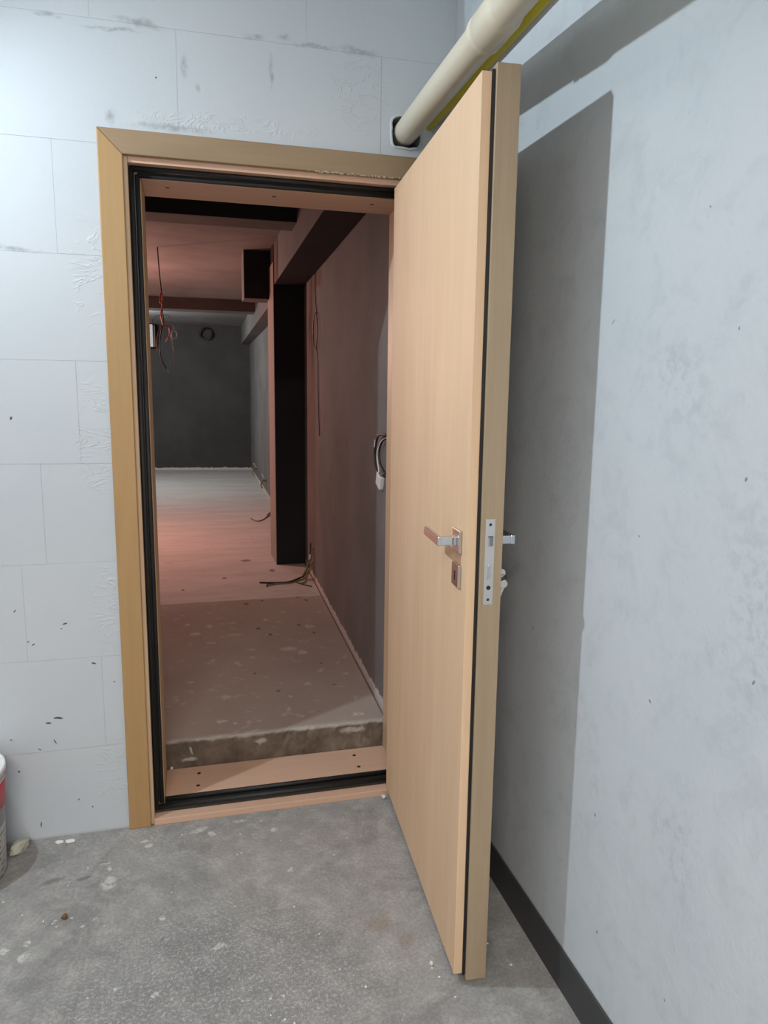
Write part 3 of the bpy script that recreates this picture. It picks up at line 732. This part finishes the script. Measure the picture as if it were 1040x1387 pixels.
obj('blue_tie', local(tube([(0.132 + 0.020 * math.cos(t), 3.3, 1.818 + 0.028 * math.sin(t)) for t in [2 * math.pi * i / 20 for i in range(20)]], 0.0045, 6, close=True), hw), M_BLUE, hw, smooth=True)
wire('blue_tail', [(0.104, 3.3, 1.90), (0.126, 3.3, 1.875), (0.133, 3.3, 1.846)], 0.002, M_BLUE, hw)

lc = empty('looped_cable', (xw(2.25) - 0.004, 2.25, 1.79))
tag(lc, 'thin cable with an oval loop hanging on the inner right wall', 'cable')
def onwall(y, z, d=0.006): return (xw(y) - d, y, z)
wire('wire', [onwall(2.30, 2.15), onwall(2.305, 2.05), onwall(2.28, 1.96), onwall(2.245, 1.90)], 0.003, M_BLK, lc)
obj('loop', local(tube([onwall(2.255 + 0.10 * math.cos(t), 1.79 + 0.11 * math.sin(t), 0.012) for t in [2 * math.pi * i / 28 for i in range(28)]], 0.0032, 6, close=True), lc), M_BLK, lc, smooth=True)
wire('wire', [onwall(2.255, 1.68), onwall(2.20, 1.58), onwall(2.17, 1.35), onwall(2.126, 1.153)], 0.003, M_BLK, lc)

cb = empty('socket_cables', (xw(0.38), 0.38, 1.17))
tag(cb, 'dark cable coil with white connector hanging from the inner right wall', 'cables')
def out(y, z, d): return (xw(y) - d, y, z)
wire('wire', [out(0.285, 1.262, 0.0), out(0.325, 1.262, 0.0105), out(0.425, 1.25, 0.0150), out(0.480, 1.19, 0.0150), out(0.465, 1.13, 0.0150), out(0.385, 1.105, 0.0120), out(0.305, 1.12, 0.0090)], 0.0048, M_BLK, cb)
wire('wire', [out(0.285, 1.25, 0.0), out(0.345, 1.24, 0.0120), out(0.405, 1.20, 0.0135), out(0.395, 1.15, 0.0135), out(0.325, 1.12, 0.0120)], 0.0042, M_BLK, cb)
wire('white_wire', [out(0.285, 1.255, 0.0), out(0.365, 1.235, 0.0150), out(0.430, 1.18, 0.0165), out(0.405, 1.12, 0.0150), out(0.410, 1.10, 0.0135)], 0.0028, M_WHW, cb)
wire('wire_tip', [out(0.458, 1.232, 0.0156), out(0.475, 1.205, 0.0156)], 0.0058, M_WHW, cb)
b_ = box(-0.010, 0.010, -0.030, 0.030, -0.030, 0.022)
bmesh.ops.rotate(b_, verts=b_.verts, cent=(0, 0, 0), matrix=Matrix.Rotation(0.35, 3, 'X')); bmesh.ops.translate(b_, verts=b_.verts, vec=out(0.400, 1.083, 0.0105))
obj('connector', local(b_, cb), M_WHW, cb, bevel=0.004)

fb = empty('floor_cables', (0.985, 2.45, FZ))
tag(fb, 'bundle of dark cables from the wall onto the floor by the column', 'cables')
wire('wire', [(xw(2.5), 2.5, 0.26), (0.97, 2.49, 0.23), (0.945, 2.48, 0.18), (0.90, 2.46, FZ + 0.006), (0.83, 2.39, FZ + 0.005), (0.73, 2.39, FZ + 0.005), (0.64, 2.416, FZ + 0.005)], 0.0065, M_BLK, fb)
wire('wire', [(xw(2.5), 2.5, 0.27), (0.975, 2.47, 0.22), (0.95, 2.46, 0.17), (0.91, 2.43, FZ + 0.005), (0.84, 2.37, FZ + 0.004), (0.74, 2.36, FZ + 0.004), (0.68, 2.33, FZ + 0.004)], 0.005, M_YWIRE, fb)
wire('wire', [(xw(2.45), 2.45, 0.26), (0.97, 2.45, 0.20), (0.95, 2.42, FZ + 0.006), (0.93, 2.36, FZ + 0.005), (0.90, 2.34, FZ + 0.005)], 0.005, M_YWIRE, fb)
wire('wire', [(0.93, 2.48, 0.168), (0.955, 2.46, 0.22), (0.985, 2.45, 0.30), (0.997, 2.44, 0.38)], 0.006, M_YWIRE, fb)
wire('wire', [(0.94, 2.47, 0.17), (0.965, 2.46, 0.24), (0.985, 2.46, 0.33), (0.99, 2.46, 0.41)], 0.0045, M_BLK, fb)
wire('white_tip', [(0.978, 2.44, 0.30), (0.985, 2.44, 0.335)], 0.007, M_WHW, fb)
wire('wire', [(0.72, 2.39, FZ + 0.005), (0.69, 2.37, FZ + 0.005), (0.675, 2.31, FZ + 0.004)], 0.004, M_BLK, fb)
wire('wire', [(0.88, 2.37, FZ + 0.005), (0.93, 2.29, FZ + 0.005), (0.962, 2.25, FZ + 0.005)], 0.004, M_BLK, fb)

fw2 = empty('floor_cables', (1.06, 5.3, FZ))
tag(fw2, 'thin brown cable curling on the floor behind the column', 'cables')
wire('wire', [(xf(5.5) - 0.01, 5.55, FZ + 0.10), (1.06, 5.45, FZ + 0.02), (0.96, 5.03, FZ + 0.005), (0.84, 4.76, FZ + 0.005), (0.78, 4.93, FZ + 0.005)], 0.006, flat('brown_cable', (0.20, 0.10, 0.07), 0.5), fw2)
wire('wire', [(xf(5.5) - 0.01, 5.6, FZ + 0.05), (1.05, 5.35, FZ + 0.006), (0.98, 5.2, FZ + 0.006), (0.93, 4.95, FZ + 0.006)], 0.005, M_TANW, fw2)

fc = obj('cable_coil', tube([(0.50 + (0.095 + 0.003 * math.sin(2 * t)) * math.cos(t), 9.66 + 0.02 * math.sin(2 * t), 2.30 + 0.085 * math.sin(t)) for t in [2 * math.pi * i / 30 for i in range(30)]], 0.016, 8, close=True), M_BLK, smooth=True)
tag(fc, 'dark cable coil hanging high on the far end wall', 'cable')
wb = empty('wall_box', (-0.30, 9.5, 2.07))
tag(wb, 'white box fixed high on the far end wall at the left', 'box')
obj('body', local(box(-0.42, -0.26, 9.55, 9.80, 2.07, 2.40), wb), M_DARKMET, wb, bevel=0.004)
obj('front_cover', local(box(-0.43, -0.293, 9.50, 9.55, 2.07, 2.405), wb), M_WHW, wb, bevel=0.006)
for (y, z, lab) in ((6.7, 0.32, 'cable end poking from the far right wall near the column'), (8.25, 0.31, 'cable end poking from the far right wall near the end corner')):
    e_ = empty('cable_stub', (xf(y), y, z)); tag(e_, lab, 'cable')
    wire('wire', [(xf(y), y, z), (xf(y) - 0.04, y - 0.02, z + 0.02), (xf(y) - 0.07, y - 0.05, z - 0.03), (xf(y) - 0.06, y - 0.09, z - 0.07)], 0.010, M_YWIRE, e_)
    wire('wire', [(xf(y), y + 0.02, z), (xf(y) - 0.03, y + 0.02, z + 0.05), (xf(y) - 0.05, y + 0.01, z + 0.09)], 0.009, M_WHW, e_)
